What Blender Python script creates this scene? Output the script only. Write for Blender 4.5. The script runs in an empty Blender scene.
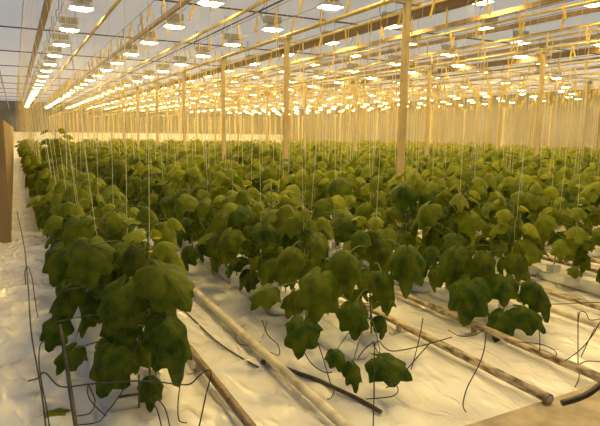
import bpy, math, random
import numpy as np
from mathutils import Vector, Matrix, noise

C = bpy.context.scene.collection
SC = bpy.context.scene
PI = math.pi
rnd = random.Random(11)

# ------------------------------------------------------------------ camera
F, CX, CY = 540.0, 300.0, 213.0
YAW, PITCH, ROLL, CAMH = math.radians(27.7), math.radians(8.5), math.radians(0.76), 1.6
right0 = Vector((math.cos(YAW), -math.sin(YAW), 0))
fwd = Vector((math.sin(YAW) * math.cos(PITCH), math.cos(YAW) * math.cos(PITCH), -math.sin(PITCH)))
up0 = right0.cross(fwd)
right = right0 * math.cos(ROLL) + up0 * math.sin(ROLL)
up = up0 * math.cos(ROLL) - right0 * math.sin(ROLL)
CAM = Vector((0, 0, CAMH))
cam_d = bpy.data.cameras.new('camera')
cam_d.sensor_width = 36
cam_d.lens = F / 600 * 36
cam_d.clip_end = 300
cam = bpy.data.objects.new('camera', cam_d)
C.objects.link(cam)
cam.matrix_world = Matrix(((right.x, up.x, -fwd.x, 0), (right.y, up.y, -fwd.y, 0), (right.z, up.z, -fwd.z, CAMH), (0, 0, 0, 1)))
SC.camera = cam


def ray(x, y):
    return fwd + right * ((x - CX) / F) - up * ((y - CY) / F)


def at(x, y, z):            # point at depth z along the camera axis
    return CAM + ray(x, y) * z


def on_floor(x, y, h=0.0):
    d = ray(x, y)
    return CAM + d * ((h - CAMH) / d.z)


def project(p):
    d = Vector(p) - CAM
    z = d.dot(fwd)
    if z < 0.05:
        return None
    return CX + F * d.dot(right) / z, CY - F * d.dot(up) / z, z


# ------------------------------------------------------------------ materials
def new_mat(name):
    m = bpy.data.materials.new(name)
    m.use_nodes = True
    nt = m.node_tree
    b = nt.nodes['Principled BSDF']
    return m, nt, b


def N(nt, t, **kw):
    n = nt.nodes.new(t)
    for k, v in kw.items():
        setattr(n, k, v)
    return n


def noisy(name, c1, c2, scale=6, rough=0.5, metal=0.0, bump=0.0, bscale=30, stretch=None, spec=0.5, lo=0.35, hi=0.65, bstretch=None):
    m, nt, b = new_mat(name)
    tc = N(nt, 'ShaderNodeTexCoord')
    src = tc.outputs['Object']
    if stretch:
        mp = N(nt, 'ShaderNodeMapping')
        mp.inputs['Scale'].default_value = stretch
        nt.links.new(src, mp.inputs['Vector'])
        src = mp.outputs['Vector']
    no = N(nt, 'ShaderNodeTexNoise')
    no.inputs['Scale'].default_value = scale
    no.inputs['Detail'].default_value = 5
    nt.links.new(src, no.inputs['Vector'])
    cr = N(nt, 'ShaderNodeValToRGB')
    cr.color_ramp.elements[0].color = (*c1, 1)
    cr.color_ramp.elements[1].color = (*c2, 1)
    cr.color_ramp.elements[0].position = lo
    cr.color_ramp.elements[1].position = hi
    nt.links.new(no.outputs['Fac'], cr.inputs['Fac'])
    nt.links.new(cr.outputs['Color'], b.inputs['Base Color'])
    b.inputs['Roughness'].default_value = rough
    b.inputs['Metallic'].default_value = metal
    b.inputs['Specular IOR Level'].default_value = spec
    if bump:
        n2 = N(nt, 'ShaderNodeTexNoise')
        n2.inputs['Scale'].default_value = bscale
        n2.inputs['Detail'].default_value = 4
        if bstretch:
            mp2 = N(nt, 'ShaderNodeMapping')
            mp2.inputs['Scale'].default_value = bstretch
            mp2.inputs['Rotation'].default_value = (0, 0, .3)
            nt.links.new(tc.outputs['Object'], mp2.inputs['Vector'])
            src = mp2.outputs['Vector']
        nt.links.new(src, n2.inputs['Vector'])
        bp = N(nt, 'ShaderNodeBump')
        bp.inputs['Strength'].default_value = bump
        bp.inputs['Distance'].default_value = 0.02
        nt.links.new(n2.outputs['Fac'], bp.inputs['Height'])
        nt.links.new(bp.outputs['Normal'], b.inputs['Normal'])
    return m


def leaf_material():
    m, nt, b = new_mat('cucumber_leaf')
    L = nt.links.new
    uv = N(nt, 'ShaderNodeUVMap', uv_map='leaf')
    sep = N(nt, 'ShaderNodeSeparateXYZ')
    L(uv.outputs['UV'], sep.inputs[0])

    def math_(op, a, b_=None, c=None):
        n = N(nt, 'ShaderNodeMath', operation=op)
        for i, v in enumerate((a, b_, c)):
            if v is None:
                continue
            if isinstance(v, (int, float)):
                n.inputs[i].default_value = v
            else:
                L(v, n.inputs[i])
        return n.outputs[0]
    u, v = sep.outputs[0], sep.outputs[1]
    ang = math_('ABSOLUTE', math_('ARCTAN2', u, v))
    r = math_('SQRT', math_('ADD', math_('MULTIPLY', u, u), math_('MULTIPLY', v, v)))
    fold = math_('PINGPONG', ang, math.radians(24))           # distance to the nearest of the palmate veins
    d = math_('MULTIPLY', fold, r)
    vein = N(nt, 'ShaderNodeMapRange')
    vein.inputs['From Min'].default_value = 0.0
    vein.inputs['From Max'].default_value = 0.024
    vein.inputs['To Min'].default_value = 1.0
    vein.inputs['To Max'].default_value = 0.0
    L(d, vein.inputs['Value'])
    tone = N(nt, 'ShaderNodeAttribute', attribute_name='tone')
    tc = N(nt, 'ShaderNodeTexCoord')
    no = N(nt, 'ShaderNodeTexNoise')
    no.inputs['Scale'].default_value = 14
    no.inputs['Detail'].default_value = 4
    L(tc.outputs['Object'], no.inputs['Vector'])
    cr = N(nt, 'ShaderNodeValToRGB')
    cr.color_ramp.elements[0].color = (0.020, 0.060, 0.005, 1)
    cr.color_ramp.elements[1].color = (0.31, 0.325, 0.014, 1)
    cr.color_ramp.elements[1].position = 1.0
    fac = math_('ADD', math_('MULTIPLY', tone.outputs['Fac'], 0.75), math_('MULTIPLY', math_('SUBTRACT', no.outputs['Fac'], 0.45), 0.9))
    L(fac, cr.inputs['Fac'])
    mx = N(nt, 'ShaderNodeMix', data_type='RGBA')
    mx.inputs[7].default_value = (0.13, 0.18, 0.04, 1)
    L(math_('MULTIPLY', vein.outputs[0], 0.40), mx.inputs[0])
    L(cr.outputs['Color'], mx.inputs[6])
    L(mx.outputs[2], b.inputs['Base Color'])
    b.inputs['Roughness'].default_value = 0.55
    b.inputs['Specular IOR Level'].default_value = 0.18
    n2 = N(nt, 'ShaderNodeTexNoise')
    n2.inputs['Scale'].default_value = 70
    L(tc.outputs['Object'], n2.inputs['Vector'])
    h = math_('SUBTRACT', math_('MULTIPLY', n2.outputs['Fac'], 0.6), math_('MULTIPLY', vein.outputs[0], 0.8))
    bp = N(nt, 'ShaderNodeBump')
    bp.inputs['Strength'].default_value = 0.5
    bp.inputs['Distance'].default_value = 0.014
    L(h, bp.inputs['Height'])
    L(bp.outputs['Normal'], b.inputs['Normal'])
    tr = N(nt, 'ShaderNodeBsdfTranslucent')
    hs = N(nt, 'ShaderNodeHueSaturation')
    hs.inputs['Value'].default_value = 1.5
    L(mx.outputs[2], hs.inputs['Color'])
    L(hs.outputs['Color'], tr.inputs['Color'])
    ms = N(nt, 'ShaderNodeMixShader')
    ms.inputs[0].default_value = 0.28
    L(b.outputs[0], ms.inputs[1])
    L(tr.outputs[0], ms.inputs[2])
    L(ms.outputs[0], nt.nodes['Material Output'].inputs['Surface'])
    return m


def screen_material():      # woven ceiling screen: some daylight comes through
    m, nt, b = new_mat('shade_screen')
    L = nt.links.new
    tc = N(nt, 'ShaderNodeTexCoord')
    no = N(nt, 'ShaderNodeTexNoise')
    no.inputs['Scale'].default_value = 0.35
    no.inputs['Detail'].default_value = 6
    L(tc.outputs['Object'], no.inputs['Vector'])
    cr = N(nt, 'ShaderNodeValToRGB')
    cr.color_ramp.elements[0].color = (0.68, 0.68, 0.68, 1)
    cr.color_ramp.elements[1].color = (0.80, 0.79, 0.78, 1)
    L(no.outputs['Fac'], cr.inputs['Fac'])
    L(cr.outputs['Color'], b.inputs['Base Color'])
    b.inputs['Roughness'].default_value = 0.8
    tr = N(nt, 'ShaderNodeBsdfTranslucent')
    L(cr.outputs['Color'], tr.inputs['Color'])
    ms = N(nt, 'ShaderNodeMixShader')
    ms.inputs[0].default_value = 0.55
    L(b.outputs[0], ms.inputs[1])
    L(tr.outputs[0], ms.inputs[2])
    L(ms.outputs[0], nt.nodes['Material Output'].inputs['Surface'])
    return m


def emit(name, col, s):
    m, nt, b = new_mat(name)
    b.inputs['Base Color'].default_value = (0.9, 0.85, 0.7, 1)
    b.inputs['Emission Color'].default_value = (*col, 1)
    b.inputs['Emission Strength'].default_value = s
    return m


M = {}
M['leaf'] = leaf_material()
M['stem'] = noisy('green_stem', (0.07, 0.11, 0.03), (0.15, 0.18, 0.05), 20, 0.55)
M['film'] = noisy('white_floor_film', (0.72, 0.69, 0.66), (0.86, 0.84, 0.81), 2.2, 0.24, bump=1.0, bscale=3.2, spec=0.6, bstretch=(2.2, .8, 1))
for n_ in M['film'].node_tree.nodes:
    if n_.bl_idname == 'ShaderNodeTexNoise' and abs(n_.inputs['Scale'].default_value - 3.2) < .01:
        n_.noise_type = 'RIDGED_MULTIFRACTAL'
        n_.inputs['Distortion'].default_value = 1.2
    if n_.bl_idname == 'ShaderNodeBump':
        n_.inputs['Distance'].default_value = .034
M['bag'] = noisy('white_slab_film', (0.72, 0.72, 0.74), (0.85, 0.85, 0.86), 6, 0.35, bump=0.6, bscale=18)
M['concrete'] = noisy('path_concrete', (0.36, 0.29, 0.20), (0.50, 0.42, 0.30), 9, 0.85, bump=0.5, bscale=60)
M['wallfilm'] = noisy('tan_wall_film', (0.22, 0.14, 0.07), (0.32, 0.22, 0.12), 1.5, 0.6, bump=0.4, bscale=5, stretch=(1, 1, .25))
M['farwall'] = noisy('grey_end_wall', (0.17, 0.155, 0.15), (0.23, 0.215, 0.205), .5, 0.8)
M['skirt'] = noisy('white_wall_skirt', (0.82, 0.80, 0.74), (0.9, 0.88, 0.82), 1, 0.6)
M['screen'] = screen_material()
M['pipe_brown'] = noisy('rusty_brown_pipe', (0.16, 0.11, 0.06), (0.38, 0.29, 0.18), 14, 0.5, 0.3, 0.3, 60, lo=.3, hi=.7)
M['pipe_cream'] = noisy('cream_painted_pipe', (0.50, 0.40, 0.24), (0.80, 0.72, 0.52), 8, 0.45, 0.0, 0.2, 60, lo=.25, hi=.55)
M['pipe_worn'] = noisy('worn_tan_pipe', (0.15, 0.10, 0.05), (0.62, 0.52, 0.34), 30, 0.5, 0.1, 0.3, 60, stretch=(1, .35, 1), lo=.36, hi=.6)
M['steel'] = noisy('galvanised_steel', (0.42, 0.38, 0.32), (0.56, 0.52, 0.46), 5, 0.45, 0.4)
M['post'] = noisy('tan_painted_post', (0.50, 0.38, 0.20), (0.62, 0.49, 0.29), 4, 0.5)
M['rail_yellow'] = noisy('yellowish_pipe', (0.55, 0.42, 0.16), (0.72, 0.58, 0.26), 3, 0.35, 0.3)
M['rail_brown'] = noisy('brown_rail', (0.28, 0.19, 0.10), (0.42, 0.30, 0.17), 3, 0.5, 0.2)
M['beam'] = noisy('dark_brown_beam', (0.12, 0.07, 0.04), (0.18, 0.11, 0.06), 3, 0.6)
M['black'] = noisy('black_plastic_tube', (0.025, 0.020, 0.016), (0.07, 0.055, 0.04), 20, 0.45)
M['twine'] = noisy('pale_twine', (0.72, 0.66, 0.48), (0.85, 0.80, 0.62), 30, 0.7)
M['hook'] = noisy('yellow_wound_twine', (0.62, 0.42, 0.07), (0.80, 0.60, 0.14), 25, 0.6)
M['lamp_box'] = noisy('grey_lamp_housing', (0.40, 0.38, 0.36), (0.50, 0.48, 0.45), 6, 0.45, 0.3)
M['reflector'] = noisy('aluminium_reflector', (0.70, 0.66, 0.58), (0.80, 0.76, 0.68), 6, 0.3, 0.6)
M['bulb'] = emit('sodium_lamp_glow', (1.0, 0.70, 0.20), 110)
M['flower'] = noisy('yellow_petal', (0.75, 0.60, 0.06), (0.85, 0.72, 0.12), 12, 0.6)
M['cap'] = noisy('grey_pipe_plug', (0.30, 0.36, 0.40), (0.5, 0.56, 0.6), 20, 0.5)
M['far_twine'] = noisy('lamp_gold_twine', (0.55, 0.38, 0.06), (0.68, 0.50, 0.12), 30, 0.7)  # pale twine with the golden lamp light put into its colour
M['wire'] = noisy('dark_wire', (0.05, 0.04, 0.03), (0.10, 0.08, 0.06), 20, 0.5)


# ------------------------------------------------------------------ mesh helpers
class MB:
    def __init__(s):
        s.v, s.f = [], []

    def box(s, c, d, rot=None):
        b = len(s.v)
        for i in range(8):
            p = Vector(((i & 1) - .5, ((i >> 1) & 1) - .5, ((i >> 2) & 1) - .5))
            p = Vector((p.x * d[0], p.y * d[1], p.z * d[2]))
            if rot:
                p = rot @ p
            s.v.append(tuple(Vector(c) + p))
        for q in ((0, 2, 3, 1), (4, 5, 7, 6), (0, 1, 5, 4), (2, 6, 7, 3), (0, 4, 6, 2), (1, 3, 7, 5)):
            s.f.append(tuple(b + k for k in q))
        return s

    def tube(s, pts, r, n=6, caps=True):
        pts = [Vector(p) for p in pts]
        rs = r if isinstance(r, (list, tuple)) else [r] * len(pts)
        b = len(s.v)
        prev = None
        for i, p in enumerate(pts):
            t = (pts[min(i + 1, len(pts) - 1)] - pts[max(i - 1, 0)])
            t = t.normalized() if t.length > 1e-9 else Vector((0, 0, 1))
            if prev is None:
                a = t.cross(Vector((0, 0, 1)))
                if a.length < .1:
                    a = t.cross(Vector((1, 0, 0)))
            else:
                a = prev - t * prev.dot(t)
            a.normalize()
            prev = a
            c = t.cross(a)
            for k in range(n):
                th = 2 * PI * k / n
                s.v.append(tuple(p + (a * math.cos(th) + c * math.sin(th)) * rs[i]))
        for i in range(len(pts) - 1):
            for k in range(n):
                k2 = (k + 1) % n
                s.f.append((b + i * n + k, b + i * n + k2, b + (i + 1) * n + k2, b + (i + 1) * n + k))
        if caps:
            s.f.append(tuple(b + k for k in range(n))[::-1])
            s.f.append(tuple(b + (len(pts) - 1) * n + k for k in range(n)))
        return s

    def quadring(s, loops):      # list of equal-length vertex loops, bridged
        b = len(s.v)
        n = len(loops[0])
        for lp in loops:
            s.v.extend(tuple(p) for p in lp)
        for i in range(len(loops) - 1):
            for k in range(n):
                k2 = (k + 1) % n
                s.f.append((b + i * n + k, b + i * n + k2, b + (i + 1) * n + k2, b + (i + 1) * n + k))
        return b, n

    def mesh(s, name, mat, smooth=False):
        me = bpy.data.meshes.new(name)
        me.from_pydata(s.v, [], s.f)
        me.materials.append(mat)
        if smooth:
            me.polygons.foreach_set('use_smooth', [True] * len(me.polygons))
        me.update()
        return me

    def build(s, name, mat, parent=None, smooth=False):
        return link(name, s.mesh(name, mat, smooth), parent)


def link(name, me, parent=None):
    o = bpy.data.objects.new(name, me)
    C.objects.link(o)
    if parent:
        o.parent = parent
    return o


def tag(o, label=None, cat=None, group=None, kind=None):
    for k, v in (('label', label), ('category', cat), ('group', group), ('kind', kind)):
        if v:
            o[k] = v
    return o


def thing(name, loc, label, cat, group=None, rz=0):
    o = bpy.data.objects.new(name, None)
    C.objects.link(o)
    o.empty_display_size = .1
    o.location = loc
    o.rotation_euler.z = rz
    return tag(o, label, cat, group)


def copy_tree(o, parent=None):
    c = o.copy()
    C.objects.link(c)
    if parent:
        c.parent = parent
    for ch in [k for k in kids.get(o.name, [])]:
        copy_tree(ch, c)
    return c


kids = {}


def note(o):                 # remember the children of a prototype so it can be copied
    kids.setdefault(o.parent.name, []).append(o)
    return o


ORD = ['first', 'second', 'third', 'fourth', 'fifth', 'sixth', 'seventh', 'eighth', 'ninth', 'tenth', 'eleventh', 'twelfth', 'thirteenth', 'fourteenth',
       'fifteenth', 'sixteenth', 'seventeenth', 'eighteenth', 'nineteenth', 'twentieth']


def smooth_path(pts, k=5):
    pts = [Vector(p) for p in pts]
    if len(pts) < 3:
        return pts
    out = []
    for i in range(len(pts) - 1):
        p0, p1, p2, p3 = pts[max(i - 1, 0)], pts[i], pts[i + 1], pts[min(i + 2, len(pts) - 1)]
        for j in range(k):
            t = j / k
            out.append(0.5 * ((2 * p1) + (p2 - p0) * t + (2 * p0 - 5 * p1 + 4 * p2 - p3) * t * t + (3 * p1 - p0 - 3 * p2 + p3) * t ** 3))
    out.append(pts[-1])
    return out


# ------------------------------------------------------------------ layout
ROWS = [0.46 + 1.585 * k for k in range(17)]        # crop rows, parallel to the Y axis
ROW_Y0, ROW_Y1 = 3.15, 34.0
ROW_NAME = ['leftmost crop row'] + ['%s crop row from left' % ORD[k] for k in range(1, 17)]
PATH_Y = on_floor(530, 405, .05).y
print('PATH_Y', PATH_Y, on_floor(460, 425, .05).y, on_floor(598, 386, .05).y)
CEIL = 5.8
WALL_FAR, WALL_R, WALL_L = 95.0, 46.0, -9.0

# ------------------------------------------------------------------ floor
def film_height(x, y):
    p = Vector((x, y, 0))
    w = noise.noise(p * 1.3 + Vector((3, 1, 0)))
    q = Vector((x * 2.4 + w * .9, y * .9 - w * .7, 2.0))
    ridge = 1 - abs(noise.noise(q * 1.6)) * 2.4
    ridge2 = 1 - abs(noise.noise(q * 4.1 + Vector((7, 3, 1)))) * 2.4
    h = max(0, ridge) ** 3 * .026 + max(0, ridge2) ** 3 * .016
    return h


gx = np.linspace(-2.5, 9.5, 241)
gy = np.linspace(PATH_Y - .6, 9.6, 161)
verts, faces = [], []
for y in gy:
    for x in gx:
        e = min(1, (x + 2.5) / .5, (9.5 - x) / .5, (9.6 - y) / .5)
        verts.append((x, y, film_height(x, y) * max(0, e)))
nx = len(gx)
for j in range(len(gy) - 1):
    for i in range(nx - 1):
        a = j * nx + i
        faces.append((a, a + 1, a + nx + 1, a + nx))
b = len(verts)
y0, y1 = gy[0], 9.6
for q in (((WALL_L, y0), (-2.5, y0), (-2.5, y1), (WALL_L, y1)), ((9.5, y0), (WALL_R, y0), (WALL_R, y1), (9.5, y1)), ((WALL_L, y1), (WALL_R, y1), (WALL_R, WALL_FAR), (WALL_L, WALL_FAR))):
    b = len(verts)
    verts += [(x, y, 0) for x, y in q]
    faces.append((b, b + 1, b + 2, b + 3))
me = bpy.data.meshes.new('floor')
me.from_pydata(verts, [], faces)
me.polygons.foreach_set('use_smooth', [True] * len(faces))
me.materials.append(M['film'])
tag(link('floor', me), kind='structure')

mb = MB()
BACK = -8.0
mb.box(((WALL_L + WALL_R) / 2, (PATH_Y + BACK) / 2, -.02), (WALL_R - WALL_L, PATH_Y - BACK, .14))
tag(mb.build('floor_path', M['concrete']), kind='structure')

# ------------------------------------------------------------------ shell
tag(MB().box(((WALL_L + WALL_R) / 2, (WALL_FAR + BACK) / 2, CEIL + .02), (WALL_R - WALL_L, WALL_FAR - BACK, .02)).build('ceiling', M['screen']), kind='structure')
tag(MB().box(((WALL_L + WALL_R) / 2, WALL_FAR + .1, CEIL / 2), (WALL_R - WALL_L, .2, CEIL)).build('wall_far', M['farwall']), kind='structure')
tag(MB().box(((WALL_L + WALL_R) / 2, WALL_FAR - .04, .55), (WALL_R - WALL_L, .06, 1.1)).build('baseboard_far', M['skirt']), kind='structure')
tag(MB().box((WALL_R + .1, (WALL_FAR + BACK) / 2, CEIL / 2), (.2, WALL_FAR - BACK, CEIL)).build('wall_right', M['farwall']), kind='structure')
tag(MB().box(((WALL_L + WALL_R) / 2, BACK - .1, CEIL / 2), (WALL_R - WALL_L, .2, CEIL)).build('wall_back_unseen', M['farwall']), kind='structure')  # unseen end wall, added to block daylight from behind the camera
tag(MB().box((WALL_L - .1, (WALL_FAR + BACK) / 2, CEIL / 2), (.2, WALL_FAR - BACK, CEIL)).build('wall_outer_unseen', M['farwall']), kind='structure')  # unseen side wall, added to shut out daylight from the left
LW_Y = 8.5
tag(MB().box((-.36, (LW_Y + WALL_FAR) / 2, .86), (.46, WALL_FAR - LW_Y, 1.72)).build('wall_left', M['wallfilm']), kind='structure')

# lateral truss members under the screen
k = 0
for yy in np.arange(2.4, WALL_FAR, 7.9):
    mb = MB()
    mb.tube([(WALL_L, yy, CEIL - .06), (WALL_R, yy, CEIL - .06)], .03, 6)
    o = mb.build('ceiling_truss', M['beam'])
    tag(o, 'thin dark cross member under the grey ceiling screen, %s from the near end' % ORD[k], 'cross member', 'cross members under the ceiling')
    k += 1

# long pipes, rails and beams that run under the ceiling towards the far wall
def overhead(slope, H, kind, w, h, label, mat):
    X = slope * H * math.cos(YAW)
    mb = MB()
    z = CAMH + H
    if kind == 'pipe':
        mb.tube([(X, -1, z), (X, WALL_FAR, z)], w / 2, 10)
        o = mb.build('overhead_pipe', M[mat], smooth=True)
        tag(o, label, 'pipe', 'overhead pipes and rails')
    else:
        mb.box((X, WALL_FAR / 2 - .5, z), (w, WALL_FAR + 1, h))
        if kind == 'rail':     # hanger straps
            pass
        o = mb.build('overhead_beam' if kind == 'beam' else 'overhead_rail', M[mat])
        tag(o, label, 'beam' if kind == 'beam' else 'rail', 'overhead pipes and rails')
    return X


OVER = [(-.2, 2.95, 'rail', .08, .10, 'brown overhead rail at the left edge of the ceiling', 'rail_brown'),
        (.33, 2.95, 'rail', .13, .16, 'brown overhead rail left of the first row of lamps', 'rail_brown'),
        (.88, 2.95, 'pipe', .085, 0, 'yellow overhead pipe just right of the first row of lamps', 'rail_yellow'),
        (1.40, 2.95, 'rail', .09, .10, 'brown overhead rail just left of the second row of lamps', 'rail_brown'),
        (2.00, 2.95, 'pipe', .09, 0, 'yellow overhead pipe with a thin dark pipe beside it', 'rail_yellow'),
        (2.12, 2.95, 'pipe', .04, 0, 'thin dark overhead pipe beside the yellow pipe', 'wire'),
        (2.926, 1.9, 'pipe', .07, 0, 'yellow pipe lying on the tops of the first line of posts', 'rail_yellow'),
        (3.46, 3.1, 'beam', .10, .24, 'dark brown overhead beam, deepest of all', 'beam'),
        (4.10, 2.95, 'rail', .09, .11, 'brown overhead rail just right of the dark beam', 'rail_brown'),
        (4.70, 2.95, 'rail', .09, .11, 'brown overhead rail, second to the right of the dark beam', 'rail_brown'),
        (5.30, 2.95, 'pipe', .09, 0, 'yellow overhead pipe above the sixth row of lamps', 'rail_yellow'),
        (6.304, 1.9, 'pipe', .07, 0, 'yellow pipe lying on the tops of the second line of posts', 'rail_yellow'),
        (5.95, 2.95, 'rail', .09, .11, 'brown overhead rail right of the sixth row of lamps', 'rail_brown'),
        (6.90, 3.1, 'beam', .10, .22, 'dark overhead beam far to the right', 'beam'),
        (7.60, 2.95, 'pipe', .09, 0, 'yellow overhead pipe at the far right of the ceiling', 'rail_yellow'),
        (8.60, 2.95, 'rail', .09, .11, 'brown overhead rail deep in the far right corner', 'rail_brown'),
        (9.40, 2.95, 'pipe', .09, 0, 'yellow overhead pipe, third from the right wall', 'rail_yellow'),
        (10.60, 2.95, 'pipe', .09, 0, 'yellow overhead pipe, second from the right wall', 'rail_yellow'),
        (12.0, 2.95, 'pipe', .09, 0, 'yellow overhead pipe nearest the right wall', 'rail_yellow'),
        (3.30, 2.2, 'pipe', .05, 0, 'slim yellow pipe slung low under the dark beam', 'rail_yellow'),
        (4.40, 2.2, 'pipe', .05, 0, 'slim yellow pipe slung low right of the dark beam', 'rail_yellow'),
        (5.60, 2.2, 'pipe', .05, 0, 'slim yellow pipe slung low between the first two post lines', 'rail_yellow'),
        (7.90, 2.2, 'pipe', .05, 0, 'slim yellow pipe slung low right of the second post line', 'rail_yellow'),
        (9.90, 2.2, 'pipe', .05, 0, 'slim yellow pipe slung low near the third post line', 'rail_yellow')]
for a in OVER:
    overhead(*a)

# crop wires, two over each row
WIRE_Z = CAMH + 1.75
for k, X in enumerate(ROWS):
    for s in (-1, 1):
        mb = MB().tube([(X + s * .25, 2.6, WIRE_Z), (X + s * .25, ROW_Y1 + 1, WIRE_Z)], .004, 4)
        tag(mb.build('crop_wire', M['wire']), 'taut %s support wire above the %s' % ('left' if s < 0 else 'right', ROW_NAME[k]), 'wire', 'support wires over the crop')

# ------------------------------------------------------------------ posts
POST_LINES = [(4.92, 'first'), (10.6, 'second'), (17.6, 'third'), (24.0, 'fourth'), (30.4, 'fifth')]
post_first = None
for li, (X, nm) in enumerate(POST_LINES):
    y, i = 6.26 if li == 0 else 4.78, 0
    while y < WALL_FAR - 1:
        p = project((X, y, 2.0))
        if p and -30 < p[0] < 640:
            if post_first is None:
                post_first = t = thing('support_post', (X, y, 0), 'x', 'post', 'tan support posts')
                POST_H = CAMH + 1.9
                note(MB().box((0, 0, POST_H / 2), (.085, .075, POST_H - .02)).build('shaft', M['post'], t))
                note(MB().box((0, 0, .05), (.3, .3, .12)).build('footing', M['concrete'], t))
                note(MB().box((0, 0, POST_H - .09), (.42, .07, .07)).box((0, 0, POST_H - .03), (.12, .2, .06)).build('bracket', M['steel'], t))
            else:
                t = copy_tree(post_first)
                t.location = (X, y, 0)
            t['label'] = 'tan square steel post, %s along the %s line of posts from left' % (ORD[min(i, 19)], nm)
            i += 1
        y += 3.77

# ------------------------------------------------------------------ lamps
LAMP_Z = CAMH + 3.2
LAMP_X0, LAMP_DX, LAMP_DY = .62 * 3.2 * math.cos(YAW), 2.80, 3.55
lamp_first = None
n_lamp = 0
lamp_at = []
for r in range(17):
    X = LAMP_X0 + r * LAMP_DX
    i = 0
    for kk in range(27):
        y = 1.85 + kk * LAMP_DY + (0 if r % 2 == 0 else 1.2)
        if y > WALL_FAR - 2 or X > WALL_R - .5:
            continue
        p = project((X, y, LAMP_Z))
        inview = p is not None and -25 < p[0] < 625 and p[1] > -15
        near = math.hypot(X - 2, y - 3) < 14
        if not inview and not near:
            continue
        lamp_at.append((p[2] if p else 0, r, kk, X, y, inview))
lamp_at.sort()
row_i = {}
far_lamps = []
for nl, (zc, r, kk, X, y, inview) in enumerate(lamp_at):
    if nl >= 290:
        far_lamps.append((X, y))
        continue
    i = row_i.get(r, 0)
    if True:
        if lamp_first is None:
            lamp_first = t = thing('grow_lamp', (X, y, LAMP_Z), 'x', 'lamp')
            mb = MB()
            mb.box((0, 0, .27), (.56, .20, .19))
            mb.box((-.27, 0, .21), (.04, .13, .11))
            note(mb.build('ballast_housing', M['lamp_box'], t))
            mb = MB()
            lo = [(-.17, -.08, .135), (.17, -.08, .135), (.17, .08, .135), (-.17, .08, .135)]
            mid = [(-.26, -.17, .07), (.26, -.17, .07), (.26, .17, .07), (-.26, .17, .07)]
            hi = [(-.29, -.21, -.02), (.29, -.21, -.02), (.29, .21, -.02), (-.29, .21, -.02)]
            mb.quadring([hi, mid, lo])
            mb.f.append((8, 9, 10, 11))
            note(mb.build('reflector', M['reflector'], t))
            mb = MB()
            loops = []
            for z, sx, sy in ((-.012, .275, .195), (-.035, .262, .182), (-.058, .20, .13), (-.064, .08, .05)):
                loops.append([(sx * math.copysign(abs(math.cos(a)) ** .6, math.cos(a)), sy * math.copysign(abs(math.sin(a)) ** .6, math.sin(a)), z) for a in [2 * PI * q / 16 for q in range(16)]])
            bb, nn = mb.quadring(loops)
            mb.f.append(tuple(bb + 3 * nn + q for q in range(nn)))
            note(mb.build('bulb_glass', M['bulb'], t, smooth=True))
            for sx in (-.2, .2):
                note(MB().tube([(sx, 0, .28), (sx, 0, CEIL - LAMP_Z)], .006, 4).build('hanger', M['wire'], t))
            mb = MB()
            mb.tube(smooth_path([(-.27, 0, .21), (-.36, .02, .3), (-.36, .03, .55), (-.28, .02, .62), (-.28, .0, CEIL - LAMP_Z)]), .010, 4)
            note(mb.build('power_cable', M['wire'], t))
        else:
            t = copy_tree(lamp_first)
            t.location = (X, y, LAMP_Z)
        rown = 'leftmost lamp row' if r == 0 else '%s lamp row from left' % ORD[r]
        if inview:
            t['label'] = 'glowing grow lamp, %s from the near end of the %s' % (ORD[min(i, 19)], rown)
            row_i[r] = i + 1
        else:
            t['label'] = 'sodium grow lamp hanging above the near end of the crop, out of the picture'
        t['group'] = 'grow lamps of the ' + rown if inview else 'grow lamps out of the picture'
        n_lamp += 1

if far_lamps:
    mats = {}
    vs_, fs_, mi_ = [], [], []
    parts = [c for c in kids[lamp_first.name] if c.name.split('.')[0] in ('ballast_housing', 'reflector', 'bulb_glass')]
    for X, y in far_lamps:
        for pi, c in enumerate(parts):
            b0 = len(vs_)
            vs_ += [(v.co.x + X, v.co.y + y, v.co.z + LAMP_Z) for v in c.data.vertices]
            for p_ in c.data.polygons:
                fs_.append(tuple(b0 + q for q in p_.vertices))
                mi_.append(pi)
    me = bpy.data.meshes.new('distant_lamps')
    me.from_pydata(vs_, [], fs_)
    for c in parts:
        me.materials.append(c.data.materials[0])
    me.polygons.foreach_set('material_index', mi_)
    tag(link('distant_lamps', me), 'many tiny glowing grow lamps at the far end of the hall', 'lamp', kind='stuff')

# ------------------------------------------------------------------ leaves and plants
OUT = [(0, 1.02), (13, .87), (26, .74), (37, .79), (48, .90), (61, .76), (75, .65), (88, .74), (99, .80), (116, .64), (135, .60), (150, .56), (163, .44), (174, .22), (180, .10)]


def outline(a):
    a = abs((a + 180) % 360 - 180)
    for (a0, r0), (a1, r1) in zip(OUT, OUT[1:]):
        if a0 <= a <= a1:
            return r0 + (r1 - r0) * (a - a0) / (a1 - a0)
    return .1


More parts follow.
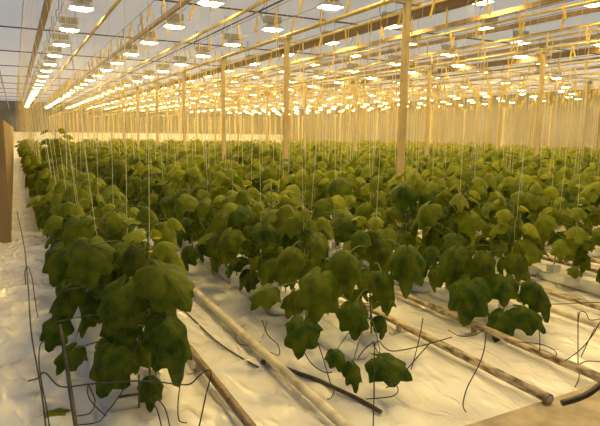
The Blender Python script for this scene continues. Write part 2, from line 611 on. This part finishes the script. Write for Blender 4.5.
def leaf_template(nang, rings, seed, droop):
    """leaf blade: petiole joint at the origin, tip along +Y, upper side +Z, joint-to-tip length 1"""
    rg = random.Random(seed)
    v, f, uv = [(0, 0, 0)], [], [(0, 0)]
    asym = rg.uniform(-.06, .06)
    ph = [rg.uniform(0, 2 * PI) for _ in range(4)]
    angs = [-180 + 360 * i / nang for i in range(nang)]
    for k in range(1, rings + 1):
        fr = k / rings
        for i, a in enumerate(angs):
            r = outline(a) * fr * (1 + (rg.uniform(-.035, .035) if k == rings else 0) + asym * math.sin(math.radians(a)))
            if k == rings and nang >= 28:
                r *= 1 + (.028 if i % 2 else -.02)
            th = math.radians(a)
            x, y = r * math.sin(th), r * math.cos(th)
            z = -droop * r * r - .30 * droop * max(0, y) ** 2
            z += .045 * math.cos(math.radians(a) * 7.5) * r                 # pleats between the veins
            z += .05 * r * r * math.sin(2 * th + ph[0]) + .05 * fr ** 3 * math.sin(5 * th + ph[1])
            z -= .50 * droop * abs(x) ** 1.5
            v.append((x, y, z))
            uv.append((x, y))
    for i in range(nang):
        j = (i + 1) % nang
        f.append((0, 1 + j, 1 + i))
        for k in range(1, rings):
            a, b_ = 1 + (k - 1) * nang, 1 + k * nang
            f.append((a + i, a + j, b_ + j, b_ + i))
    return np.array(v), f, np.array(uv)


TPL = {'hi': [leaf_template(32, 5, 10 + s, .50 + .13 * s) for s in range(5)],
       'mid': [leaf_template(16, 3, 30 + s, .50 + .13 * s) for s in range(5)],
       'low': [leaf_template(9, 1, 50 + s, .5 + .12 * s) for s in range(4)]}


class Foliage:
    def __init__(s):
        s.v, s.f, s.uv, s.t, s.n = [], [], [], [], 0

    def leaf(s, pos, tipdir, normal, length, tone, det, which, wide=1.0):
        v, f, uv = TPL[det][which % len(TPL[det])]
        t = Vector(tipdir).normalized()
        n = Vector(normal)
        n = (n - t * n.dot(t))
        if n.length < 1e-3:
            n = Vector((0, 0, 1)).cross(t)
        n.normalize()
        x = t.cross(n)
        R = np.array(((x.x, x.y, x.z), (t.x, t.y, t.z), (n.x, n.y, n.z)))
        s.v.append((v * np.array((wide, 1, 1)) * length) @ R + np.array(pos))
        s.f.extend(tuple(q + s.n for q in fc) for fc in f)
        s.uv.append(uv)
        s.t.append(np.full(len(v), tone))
        s.n += len(v)

    def mesh(s, name):
        me = bpy.data.meshes.new(name)
        v = np.concatenate(s.v)
        uv = np.concatenate(s.uv)
        me.from_pydata(v.tolist(), [], s.f)
        lay = me.uv_layers.new(name='leaf')
        li = np.empty(len(me.loops), dtype=np.int32)
        me.loops.foreach_get('vertex_index', li)
        lay.data.foreach_set('uv', uv[li].astype(np.float32).ravel())
        at_ = me.attributes.new('tone', 'FLOAT', 'POINT')
        at_.data.foreach_set('value', np.concatenate(s.t).astype(np.float32))
        me.polygons.foreach_set('use_smooth', [True] * len(me.polygons))
        me.materials.append(M['leaf'])
        me.update()
        return me


def leaf_pose(rg, az, hang):
    """tip direction and normal of a hanging blade whose petiole points to azimuth az"""
    d = Vector((math.cos(az), math.sin(az), 0))
    tip = d * math.cos(hang) + Vector((0, 0, -1)) * math.sin(hang)
    nrm = d * math.sin(hang) + Vector((0, 0, 1)) * math.cos(hang)
    side = Vector((-d.y, d.x, 0))
    k = rg.uniform(-.35, .35)
    return tip + side * k * .5, nrm + side * rg.uniform(-.3, .3)


def grow(seed, H, det, fol, stem, base=(0, 0, 0), nleaf=15, rscale=1.0, ns=5, spread=1.0):
    rg = random.Random(seed)
    bx, by, bz = base
    lx, ly = rg.uniform(-.05, .05), rg.uniform(-.05, .05)
    path = [(bx + lx * t + .012 * math.sin(9 * t + seed), by + ly * t + .012 * math.cos(8 * t + seed), bz + H * t) for t in [q / 8 for q in range(9)]]
    if stem is not None:
        stem.tube(path, [.007 - .003 * q / 8 for q in range(9)], ns)
    az = rg.uniform(0, 6.28)
    for i in range(nleaf):
        t = .10 + .90 * (i + .5) / nleaf
        h = H * t
        o = Vector((bx + lx * t, by + ly * t, bz + h))
        az += math.radians(137) + rg.uniform(-.4, .4)
        size = (.125 if t < .2 else .165) * (1 - max(0, t - .72) * 1.9) * rg.uniform(.85, 1.15) * rscale
        pl = (size * rg.uniform(.9, 1.6) + .03) * spread
        d = Vector((math.cos(az), math.sin(az), 0))
        rise = rg.uniform(.25, .7) if t > .3 else rg.uniform(0, .35)
        j = o + d * pl * math.cos(rise) + Vector((0, 0, pl * math.sin(rise)))
        if stem is not None:
            stem.tube([o, o.lerp(j, .5) + Vector((0, 0, .012)), j], [.004, .003, .0028], 4 if ns > 3 else 3, caps=False)
        hang = rg.uniform(.15, 1.0) if t < .8 else rg.uniform(-.1, .5)
        tip, nrm = leaf_pose(rg, az, hang)
        tone = rg.uniform(.08, .55) + (.16 if det == 'low' else 0) + (.5 * (t - .65) / .35 if t > .65 else 0) + (.12 if rg.random() < .12 else 0)  # young tops yellower, plus lamp-lit tops and far yellow haze painted in
        fol.leaf(j, tip, nrm, size, tone, det, rg.randrange(5), rg.uniform(.92, 1.12))
    return path


def plant_meshes(seed, H, det, extra=None, root=None, spread=1.0, rscale=1.0):
    fol, stem = Foliage(), MB()
    grow(seed, H, det, fol, stem, nleaf=max(9, int((19 if extra else 25) * H)), rscale=.78 if extra else rscale, spread=spread, ns=6 if det == 'hi' else 4)
    if extra:
        for e in extra:
            pix, tipx, z, tone, which = e
            J, T = at(pix[0], pix[1], z), at(tipx[0], tipx[1], z - .05)
            J, T = J - root, T - root
            dr = T - J
            view = (CAM - root - J).normalized()
            nrm = view * .6 + Vector((0, 0, .9))
            nrm = (nrm - dr.normalized() * nrm.dot(dr.normalized())).normalized()
            a = math.radians(27)
            tdir = dr.normalized() * math.cos(a) + nrm * math.sin(a)
            fol.leaf(J, tdir, nrm * math.cos(a) - dr.normalized() * math.sin(a), dr.length * .90, tone, det, which, .64 if which == 2 else .84)
            node = Vector((0, 0, max(.12, J.z - .06)))
            stem.tube(smooth_path([node, node.lerp(J, .5) + Vector((0, 0, .05)), J], 4), .0035, 5, caps=False)
    return fol.mesh('foliage'), stem.mesh('stem', M['stem'], True)


block_me = MB().box((0, 0, -.04), (.10, .10, .08)).mesh('root_block', M['bag'])


def flower_mesh(seed):
    rg = random.Random(seed)
    mb = MB()
    for q in range(1):
        a = rg.uniform(0, 6.28)
        c = Vector((math.cos(a) * .06, math.sin(a) * .06, rg.uniform(.3, .85)))
        ctr = len(mb.v)
        mb.v.append(tuple(c - Vector((0, 0, .012))))
        for k in range(10):
            r = .028 if k % 2 == 0 else .012
            mb.v.append((c.x + r * math.cos(k * PI / 5), c.y + r * math.sin(k * PI / 5), c.z + .004))
        for k in range(10):
            mb.f.append((ctr, ctr + 1 + k, ctr + 1 + (k + 1) % 10))
    return mb.mesh('flower', M['flower'])


BASE_Z = .155
DY = .37
slots = []
for k, X in enumerate(ROWS):
    n = int((ROW_Y1 - ROW_Y0) / DY)
    for i in range(n):
        y = ROW_Y0 + i * DY + rnd.uniform(-.06, .06)
        x = X + (-.13 if i % 2 else .13) * (.6 if k == 0 else 1) + rnd.uniform(-.05, .05) + (.10 if k == 0 else 0)
        p = project((x, y, .9))
        if p is None or (k == 0 and y > 20 and x < ROWS[0]) or not (-120 < p[0] < 720):
            continue
        slots.append([k, i, x, y, p[2], p[0], rnd.random()])

# leaves that the photo shows clearly, given to the front plants: (joint px), (tip px), depth, tone, shape
EXTRA = {
    (0, 0): [((90, 246), (91, 288), 3.05, .25, 0), ((122, 288), (104, 333), 2.95, .2, 1), ((160, 268), (190, 308), 3.0, .35, 0), ((167, 322), (181, 376), 2.9, .12, 2),
             ((113, 352), (98, 396), 2.9, .12, 1), ((72, 350), (56, 374), 3.0, .12, 0), ((56, 322), (47, 350), 3.05, .1, 1), ((150, 380), (150, 404), 2.95, .15, 3),
             ((133, 250), (140, 272), 3.1, .3, 3), ((66, 290), (50, 322), 3.1, .2, 2), ((118, 318), (135, 345), 3.0, .12, 1)],
    (0, 1): [((146, 208), (150, 226), 3.5, .4, 4), ((164, 226), (166, 254), 3.5, .5, 2), ((62, 250), (52, 284), 3.5, .2, 1), ((78, 222), (72, 248), 3.6, .3, 0), ((112, 215), (112, 240), 3.5, .4, 3)],
    (1, 0): [((320, 278), (313, 320), 3.35, .3, 1), ((268, 289), (251, 309), 3.45, .3, 0), ((345, 256), (350, 288), 3.4, .28, 3), ((407, 250), (406, 284), 3.4, .15, 4),
             ((383, 276), (386, 306), 3.35, .15, 2), ((303, 324), (298, 358), 3.3, .15, 0), ((353, 308), (356, 338), 3.3, .15, 1), ((381, 358), (412, 378), 3.2, .1, 0),
             ((352, 365), (357, 388), 3.2, .1, 2), ((335, 352), (341, 370), 3.2, .12, 1)],
    (1, 1): [((318, 240), (318, 262), 3.7, .35, 2), ((345, 217), (348, 238), 3.9, .2, 1), ((290, 250), (280, 275), 3.7, .35, 3), ((378, 235), (382, 262), 3.8, .35, 0)],
    (2, 0): [((503, 315), (495, 341), 4.2, .12, 0), ((523, 309), (548, 329), 4.15, .12, 1), ((537, 286), (552, 316), 4.2, .12, 2), ((505, 280), (504, 306), 4.3, .15, 0),
             ((470, 284), (464, 323), 4.25, .12, 1), ((456, 250), (450, 280), 4.4, .2, 3), ((485, 255), (486, 282), 4.4, .3, 2)],
}

slots.sort(key=lambda s: s[4])
front = [s for s in slots if (s[0], s[1]) in EXTRA]
mid_var = [plant_meshes(100 + q, rnd.uniform(.66, .96), 'hi' if q < 5 else 'mid', spread=1.6, rscale=.90) for q in range(13)]
slim_var = [plant_meshes(200 + q, rnd.uniform(.8, .98), 'hi' if q < 3 else 'mid', spread=1.25, rscale=.86) for q in range(7)]
flowers = [flower_mesh(q) for q in range(7)]
LEAN = ['first', 'second', 'third']
n_plants, leftover = 0, []
ind = []
for s in slots:
    k, i, x, y, z, px, rv = s
    if -70 < px < 670 and n_plants < 300:
        n_plants += 1
        ind.append(s)
    else:
        leftover.append(s)
for s in ind:
    k, i, x, y, z, px, rv = s
    root = Vector((x, y, BASE_Z))
    grp = 'cucumber plants of the ' + ROW_NAME[k]
    where = '%s from the near end of the %s' % (ORD[i], ROW_NAME[k]) if i < 20 else 'far back in the %s' % ROW_NAME[k]
    look = 'broad-leaved cucumber plant'
    if z > 8:
        look = 'distant cucumber plant'
    t = thing('cucumber_plant', root, look + ', ' + where, 'plant', grp)
    if (k, i) in EXTRA:
        fm, sm = plant_meshes(500 + 17 * k + i, .86 if k else .92, 'hi', EXTRA[(k, i)], root)
    else:
        fm, sm = mid_var[int(rv * 5)] if z < 6.5 else mid_var[5 + int(rv * 8)]
        if k == 0:
            fm, sm = slim_var[int(rv * 3)] if z < 6.5 else slim_var[3 + int(rv * 4)]
        t.rotation_euler.z = rnd.uniform(0, 6.28)
        sc = rnd.uniform(1.0, 1.22) if k else rnd.uniform(.95, 1.08)
        t.scale = (sc, sc, sc * rnd.uniform(.90, 1.02))
    link('foliage', fm, t)
    link('stem', sm, t)
    if z < 9:
        link('root_block', block_me, t)
    if z < 7 and rv > .4:
        link('flower', flowers[int(rv * 7) % 7], t)
        link('flower', flowers[int(rv * 7 + 3) % 7], t)

# a taller shoot that sticks out above the left row
fol, stem = Foliage(), MB()
sx, sy = ROWS[0] + .1, 9.6
t = thing('cucumber_plant', (sx, sy, BASE_Z), 'tall cucumber plant with a shoot rising above the leftmost row', 'plant')
grow(77, 1.44, 'mid', fol, stem, nleaf=20, ns=5)
link('foliage', fol.mesh('foliage'), t)
link('stem', stem.mesh('stem', M['stem'], True), t)

fol, stem = Foliage(), MB()
for k, i, x, y, z, px, rv in leftover:
    g = rnd.uniform(.9, 1.1)
    grow(int(rv * 1e6), rnd.uniform(.70, .86) * g, 'low', fol, None, base=(x, y, BASE_Z), nleaf=23, rscale=.98, spread=1.6)
o = link('cucumber_crop', fol.mesh('cucumber_crop'))
tag(o, 'mass of distant cucumber plants filling the rows at the back', 'crop', kind='stuff')
print('plants', n_plants, 'left', len(leftover), 'lamps', n_lamp)

# ------------------------------------------------------------------ strings with their wound hooks
def hook_mesh(seed):
    rg = random.Random(seed)
    mb = MB()
    a = rg.uniform(-.4, .4)
    rot = Matrix.Rotation(a, 3, 'Y')
    mb.box((a * -.12, 0, -.13), (.026, .018, .20), rot)
    mb.box((a * -.12, 0, -.13), (.014, .024, .23), rot)
    mb.tube([(0, 0, -.03), (0, 0, .012), (.012, 0, .02), (.02, 0, .008)], .003, 4)
    return mb.mesh('wound_hook', M['hook'])


hooks = [hook_mesh(q) for q in range(6)]
strings = []
for s in slots:
    k, i, x, y, z, px, rv = s
    wx = ROWS[k] + (-.25 if i % 2 else .25)
    p = project((wx, y, 2.2))
    if p and -15 < p[0] < 615:
        strings.append((z, k, i, x, y, wx, rv))
strings.sort()
rest_t, rest_h = MB(), MB()
for n, (z, k, i, x, y, wx, rv) in enumerate(strings):
    top = Vector((wx, y, WIRE_Z))
    bot = Vector((x, y, BASE_Z))
    d = bot - top
    rad = .0019 if z < 6 else .0026 if z < 9 else .0034
    if n < 300:
        where = '%s from the near end of the %s' % (ORD[i], ROW_NAME[k]) if i < 20 else 'far back in the %s' % ROW_NAME[k]
        t = thing('crop_string', top, 'pale twine on the %s' % where.replace(' from the near end', ' plant'), 'string', 'strings over the ' + ROW_NAME[k])
        if k:
            hk = link('wound_hook', hooks[int(rv * 6)], t)
            hk.rotation_euler.z = rv * 3
        pts = [Vector((0, 0, 0)), d * .4, d * .74]
        if z < 6:
            for q in range(10):
                pts.append(d * (.76 + .024 * q) + Vector((.007 * math.cos(q * 1.9), .007 * math.sin(q * 1.9), 0)))
        else:
            pts.append(d)
        MB().tube(pts, rad, 4).build('twine', M['twine'], t)
    else:
        if rv < .15:
            continue
        rest_t.tube([top, bot.lerp(top, .28)], .0030, 3, caps=False)
        if rv > .25 and k:
            rest_h.box(top + Vector((0, 0, -.13)), (.04, .03, .22), Matrix.Rotation((rv - .6) * .5, 3, 'Y'))
        if z > 24:
            continue
        ox = 2 * ROWS[k] - wx                       # a second string on the other wire
        t2 = Vector((ox, y + .2, WIRE_Z))
        rest_t.tube([t2, Vector((x, y, BASE_Z)).lerp(t2, .28)], .0030, 3, caps=False)
        if rv < .8:
            rest_h.box(t2 + Vector((0, 0, -.13)), (.04, .03, .22), Matrix.Rotation((rv - .4) * .5, 3, 'Y'))
tag(rest_t.build('distant_strings', M['far_twine']), 'dense curtain of distant pale strings above the far rows', 'string', kind='stuff')
tag(rest_h.build('distant_hooks', M['hook']), 'many small yellow wound hooks on the distant wires', 'hook', kind='stuff')

# ------------------------------------------------------------------ substrate slabs along the near rows
slab_me = None
for k in range(5):
    for j in range(5):
        y = ROW_Y0 - .15 + j * 1.06 + .5
        if slab_me is None:
            mb = MB()
            loops = []
            for q in range(13):
                u = -0.5 + q / 12
                e = 1 - max(0, abs(u) - .42) * 5
                lp = []
                for a in range(14):
                    th = 2 * PI * a / 14
                    cx_, cz_ = math.cos(th), math.sin(th)
                    w = .125 * e * (1 + .06 * math.sin(7 * u * 3 + a))
                    lp.append((w * math.copysign(abs(cx_) ** .5, cx_), u, max(0.004, .040 + .036 * e * math.copysign(abs(cz_) ** .5, cz_) + .006 * math.sin(23 * u + a * 2))))
                loops.append(lp)
            bb, nn = mb.quadring(loops)
            mb.f.append(tuple(range(bb, bb + nn))[::-1])
            mb.f.append(tuple(bb + 12 * nn + q for q in range(nn)))
            slab_me = mb.mesh('substrate_slab', M['bag'], True)
        o = link('substrate_slab', slab_me)
        o.location = (ROWS[k] + rnd.uniform(-.02, .02), y, .002)
        tag(o, 'white wrapped growing slab, %s from the near end of the %s' % (ORD[j], ROW_NAME[k]), 'growing slab', 'growing slabs of the near rows')

# ------------------------------------------------------------------ floor pipes
def floor_pipe(P0, P1, r, mat, label, plug=False, stands=True):
    P0, P1 = Vector(P0), Vector(P1)
    t = thing('heating_pipe', (P0.x, P0.y, 0), label, 'pipe', 'heating pipes on the floor')
    a, b_ = P0 - Vector((P0.x, P0.y, 0)), P1 - Vector((P0.x, P0.y, 0))
    nseg = 24
    mb = MB()
    mb.tube([a.lerp(b_, q / nseg) for q in range(nseg + 1)], r, 16)
    mb.build('pipe', M[mat], t, smooth=True)
    d = (b_ - a).normalized()
    if plug:
        mb = MB()
        mb.tube([a - d * .006, a + d * .02], r + .004, 16)
        mb.build('end_ring', M['pipe_brown'], t)
        MB().tube([a - d * .008, a + d * .004], r - .006, 14).build('plug', M['cap'], t)
    if stands:
        for q in (1.4, 3.4, 5.4, 7.4):
            c = a + d * q
            mb = MB()
            mb.box((c.x, c.y, .008), (.16, .05, .012))
            mb.box((c.x, c.y, (c.z - r) / 2), (.03, .03, max(.01, c.z - r)))
            mb.build('stand', M['steel'], t)
    return t


PZ = .085
YV = 33.0


def pipe_from(px, py, far_x, z=PZ, ahead=0.0):
    p = on_floor(px, py, z)
    q = Vector((far_x, YV, z))
    d = (q - p).normalized()
    return p - d * ahead, q


p, q = pipe_from(249, 424, 1.02, ahead=.5)
floor_pipe(p, q, .026, 'pipe_brown', 'brown steel floor pipe beside the leftmost row, running out at the bottom edge')
p, q = pipe_from(338, 420, 1.50, ahead=.5)
floor_pipe(p, q, .030, 'pipe_cream', 'cream floor pipe beside the second row, running out at the bottom edge')
p, q = pipe_from(549, 399, 2.62)
floor_pipe(p, q, .028, 'pipe_worn', 'worn tan floor pipe with an open grey plugged end at the concrete path', plug=True)
p, q = pipe_from(598, 377, 3.09, ahead=.35)
floor_pipe(p, q, .028, 'pipe_worn', 'worn tan floor pipe just behind the one with the plugged end')
floor_pipe((4.10, 2.3, PZ), (4.15, YV, PZ), .026, 'pipe_cream', 'cream floor pipe between the third and fourth rows, left of its pair')
floor_pipe((4.55, 2.3, PZ), (4.60, YV, PZ), .026, 'pipe_worn', 'tan floor pipe between the third and fourth rows, right of its pair')
for k in range(4, 8):
    for s, nm in ((-.23, 'left'), (.23, 'right')):
        X = (ROWS[k - 1] + ROWS[k]) / 2 + s
        floor_pipe((X, 2.3, PZ), (X, YV, PZ), .026, 'pipe_worn', 'tan floor pipe, %s of the pair between the %s and %s rows' % (nm, ORD[k - 1], ORD[k]), stands=False)

# ------------------------------------------------------------------ drip tubes, stakes and hoses
def tube_px(pts, z, r, label, name='drip_tube', cat='tube', group='thin drip tubes', mat='black', floor=None):
    out = []
    for i, p in enumerate(pts):
        if p[-1] == 'f':
            out.append(on_floor(p[0], p[1], r + .012))
        else:
            zz = p[2] if len(p) > 2 else z
            w = at(p[0], p[1], zz)
            g = on_floor(p[0], p[1], r + .012)
            if w.z < r + .012:
                w = g
            out.append(w)
    o = MB().tube(smooth_path(out), r * .78, 6).build(name, M[mat], smooth=True)
    tag(o, label, cat, group)
    return o


tube_px([(17, 212, 5.5), (24, 245, 4.8), (28, 285, 4.2), (31, 330, 3.6), (38, 372, 3.2), (43, 402, 2.9), (47, 440, 2.7)], 3, .006, 'long thin dark drip tube along the left edge of the leftmost row')
tube_px([(26, 285, 3.9), (25, 272, 3.9), (28, 267, 3.9), (32, 278, 3.8), (35, 300, 3.7), (38, 318, 'f')], 3.8, .004, 'short hooked drip tube left of the leftmost row')
tube_px([(44, 341, 2.9), (40, 346, 2.85), (39, 362, 2.8), (42, 385, 2.75), (47, 410, 2.7), (51, 440, 2.65)], 2.8, .0045, 'drip tube with a hooked top at the lower left')
tube_px([(28, 381), (38, 378), (42, 373), (47, 374), (56, 384), (66, 387), (90, 384), (120, 382), (150, 381), (175, 384), (190, 384), (200, 375), (208, 370), (211, 375), (206, 395), (198, 432)], 2.62, .0048,
        'long horizontal drip tube crossing the foot of the leftmost row')
tube_px([(77, 416), (90, 413), (95, 402), (91, 390), (88, 384)], 2.75, .004, 'looped drip tube at the foot of the leftmost row')
tube_px([(88, 384), (88, 395), (94, 405), (106, 416)], 2.75, .004, 'second looped drip tube at the foot of the leftmost row')
tube_px([(78, 425), (98, 422), (107, 412), (118, 398), (128, 380), (134, 360), (139, 335)], 2.85, .0045, 'slanting drip tube rising into the leftmost row')
tube_px([(182, 370), (180, 385), (178, 403), (179, 420), (187, 423)], 2.7, .004, 'short drip tube hanging right of the leftmost row with a bent foot')
tube_px([(154, 396), (163, 405), (168, 418), (171, 436)], 2.65, .004, 'curved drip tube at the bottom edge, right one of two')
tube_px([(150, 399), (156, 408), (160, 420), (163, 436)], 2.65, .004, 'curved drip tube at the bottom edge, left one of two')
tube_px([(157, 300), (157, 330), (156, 360), (155, 384)], 3.05, .004, 'upright drip tube dropping to the long horizontal tube')
tube_px([(85, 352), (110, 352), (128, 351)], 3.1, .004, 'short pale horizontal tube behind the leaves of the leftmost row', mat='pipe_cream')
tube_px([(105, 327), (130, 325), (158, 327)], 3.1, .004, 'pale horizontal tube among the leaves of the leftmost row', mat='pipe_cream')
tube_px([(60, 325, 2.95), (66, 360, 2.85), (71, 395, 2.75), (78, 440, 2.6)], 2.8, .014, 'thick black stake at the foot of the leftmost row', 'support_stake', 'stake', None)
# dripper pegs
tube_px([(119, 397), (138, 394)], 2.8, .010, 'short black dripper peg lying across, in the leftmost row', 'dripper_peg', 'peg', 'dripper pegs')
tube_px([(139, 374), (139, 408)], 2.8, .006, 'short upright black dripper peg in the leftmost row', 'dripper_peg', 'peg', 'dripper pegs')
# second row
tube_px([(262, 361, 'f'), (285, 368, 'f'), (300, 374, 'f'), (318, 380, 'f'), (335, 388, 'f'), (358, 399, 'f'), (381, 412, 'f')], 3, .017, 'thick black irrigation hose with a folded end beside the cream pipe', 'irrigation_hose', 'hose', None)
tube_px([(172, 300, 'f'), (190, 316, 'f'), (215, 340, 'f'), (240, 357, 'f'), (258, 367, 'f')], 3, .008, 'thin dark hose lying on the film left of the cream pipe', 'irrigation_hose', 'hose', None)
tube_px([(375, 343), (374, 365), (374, 395), (373, 432)], 2.9, .004, 'straight upright drip tube right of the second row')
tube_px([(374, 344), (379, 341), (384, 347), (392, 351), (408, 349), (428, 344), (452, 337)], 2.95, .004, 'wavy drip tube running right from the second row')
tube_px([(431, 342), (420, 354), (408, 368), (396, 381), (386, 388)], 2.95, .004, 'slanting drip tube crossing the pipes right of the second row')
tube_px([(318, 343), (323, 358), (330, 382)], 3.3, .004, 'short drip tube standing at the black hose')
tube_px([(304, 352), (312, 364), (324, 372), (332, 372)], 3.3, .004, 'bent drip tube left of the black hose end')
tube_px([(330, 382), (334, 390), (331, 398), (327, 399)], 3.1, .004, 'hooked drip tube below the black hose')
tube_px([(366, 399), (380, 398), (393, 396), (398, 391), (396, 385), (386, 380)], 3.0, .004, 'looped drip tube at the end of the black hose')
tube_px([(358, 358), (364, 350), (374, 341)], 3.1, .004, 'short slanting drip tube at the foot of the second row')
tube_px([(373, 343), (378, 352), (385, 357)], 3.1, .004, 'short curved drip tube at the foot of the second row')
tube_px([(423, 318), (420, 335), (416, 352), (411, 370)], 3.2, .004, 'long hanging drip tube between second and third rows')
tube_px([(267, 320, 'f'), (264, 334, 'f'), (258, 344, 'f'), (240, 344, 'f'), (236, 334, 'f'), (246, 324, 'f')], 3.6, .004, 'curled drip tube on the film left of the second row')
tube_px([(262, 320), (268, 335), (278, 345), (279, 355), (270, 352, 'f')], 3.5, .004, 'arched drip tube at the left foot of the second row')
# third row
tube_px([(486, 332), (484, 350), (478, 367), (467, 388), (463, 405), (466, 412)], 3.15, .0045, 'long bent drip tube hanging over the plugged pipe')
tube_px([(448, 330), (460, 336), (475, 335), (485, 329)], 3.5, .004, 'slack drip tube under the third row')
tube_px([(539, 330), (540, 345), (539, 352)], 3.7, .004, 'short hanging drip tube below the third row')
tube_px([(578, 312), (578, 340), (578, 362), (579, 378), (573, 390)], 3.55, .0045, 'upright drip tube at the right edge above the pipe')
tube_px([(600, 322), (592, 336), (580, 350), (565, 361)], 3.5, .0045, 'slanting drip tube at the right edge')
tube_px([(595, 328), (589, 340), (581, 357)], 3.5, .004, 'second slanting drip tube at the right edge')
tube_px([(580, 364), (588, 361), (604, 362)], 3.5, .004, 'short horizontal drip tube at the right edge')
tube_px([(518, 342), (540, 344), (554, 350), (556, 356), (548, 358)], 3.6, .004, 'curled drip tube lying behind the worn pipes')
tube_px([(540, 304), (560, 304), (580, 303), (604, 302)], 4.0, .004, 'straight horizontal drip tube right of the third row')
tube_px([(578, 323), (580, 312), (586, 313), (590, 320), (604, 318)], 3.8, .004, 'hooked drip tube above the right edge')
tube_px([(578, 365, 'f'), (590, 374, 'f'), (604, 384, 'f')], 3.4, .016, 'black rubber sleeve under the worn pipe at the right edge', 'rubber_sleeve', 'hose', None)
tube_px([(606, 379, 2.62), (599, 386, 2.60), (588, 394, 2.59), (576, 399, 2.58), (562, 403, 2.57)], 2.6, .020, 'dark curved pipe elbow on the ground at the concrete path', 'pipe_elbow', 'pipe', None, 'black')

# fallen leaf at the lower left
fol = Foliage()
p = on_floor(52, 412, .03)
fol.leaf((0, 0, 0), (1, .25, .03), (0, 0, 1), .22, .75, 'hi', 0)
o = link('fallen_leaf', fol.mesh('fallen_leaf'))
o.location = p
tag(o, 'yellow-green fallen leaf lying on the white film at the lower left', 'leaf')

# ------------------------------------------------------------------ haze in the warm moist air
m, nt, b_ = new_mat('humid_air')
nt.nodes.remove(b_)
vs_n = N(nt, 'ShaderNodeVolumeScatter')
vs_n.inputs['Color'].default_value = (1, .84, .45, 1)
vs_n.inputs['Density'].default_value = .0045
vs_n.inputs['Anisotropy'].default_value = .2
nt.links.new(vs_n.outputs[0], nt.nodes['Material Output'].inputs['Volume'])
tag(MB().box((22.7, 50.4, 2.72), (45.0, 85, 5.3)).build('haze', m), 'faint golden haze in the humid air over the crop', 'haze', kind='stuff')

# ------------------------------------------------------------------ light
w = bpy.data.worlds.new('daylight')
SC.world = w
w.use_nodes = True
bg = w.node_tree.nodes['Background']
bg.inputs[0].default_value = (0.80, 0.88, 1.0, 1)
bg.inputs[1].default_value = 1.6
vs = SC.view_settings
vs.view_transform = 'Standard'
vs.look = 'None'
vs.gamma = 1
vs.exposure = 0.15
vs.use_curve_mapping = False
SC.cycles.use_light_tree = True
SC.cycles.max_bounces = 7
SC.cycles.sample_clamp_indirect = 6
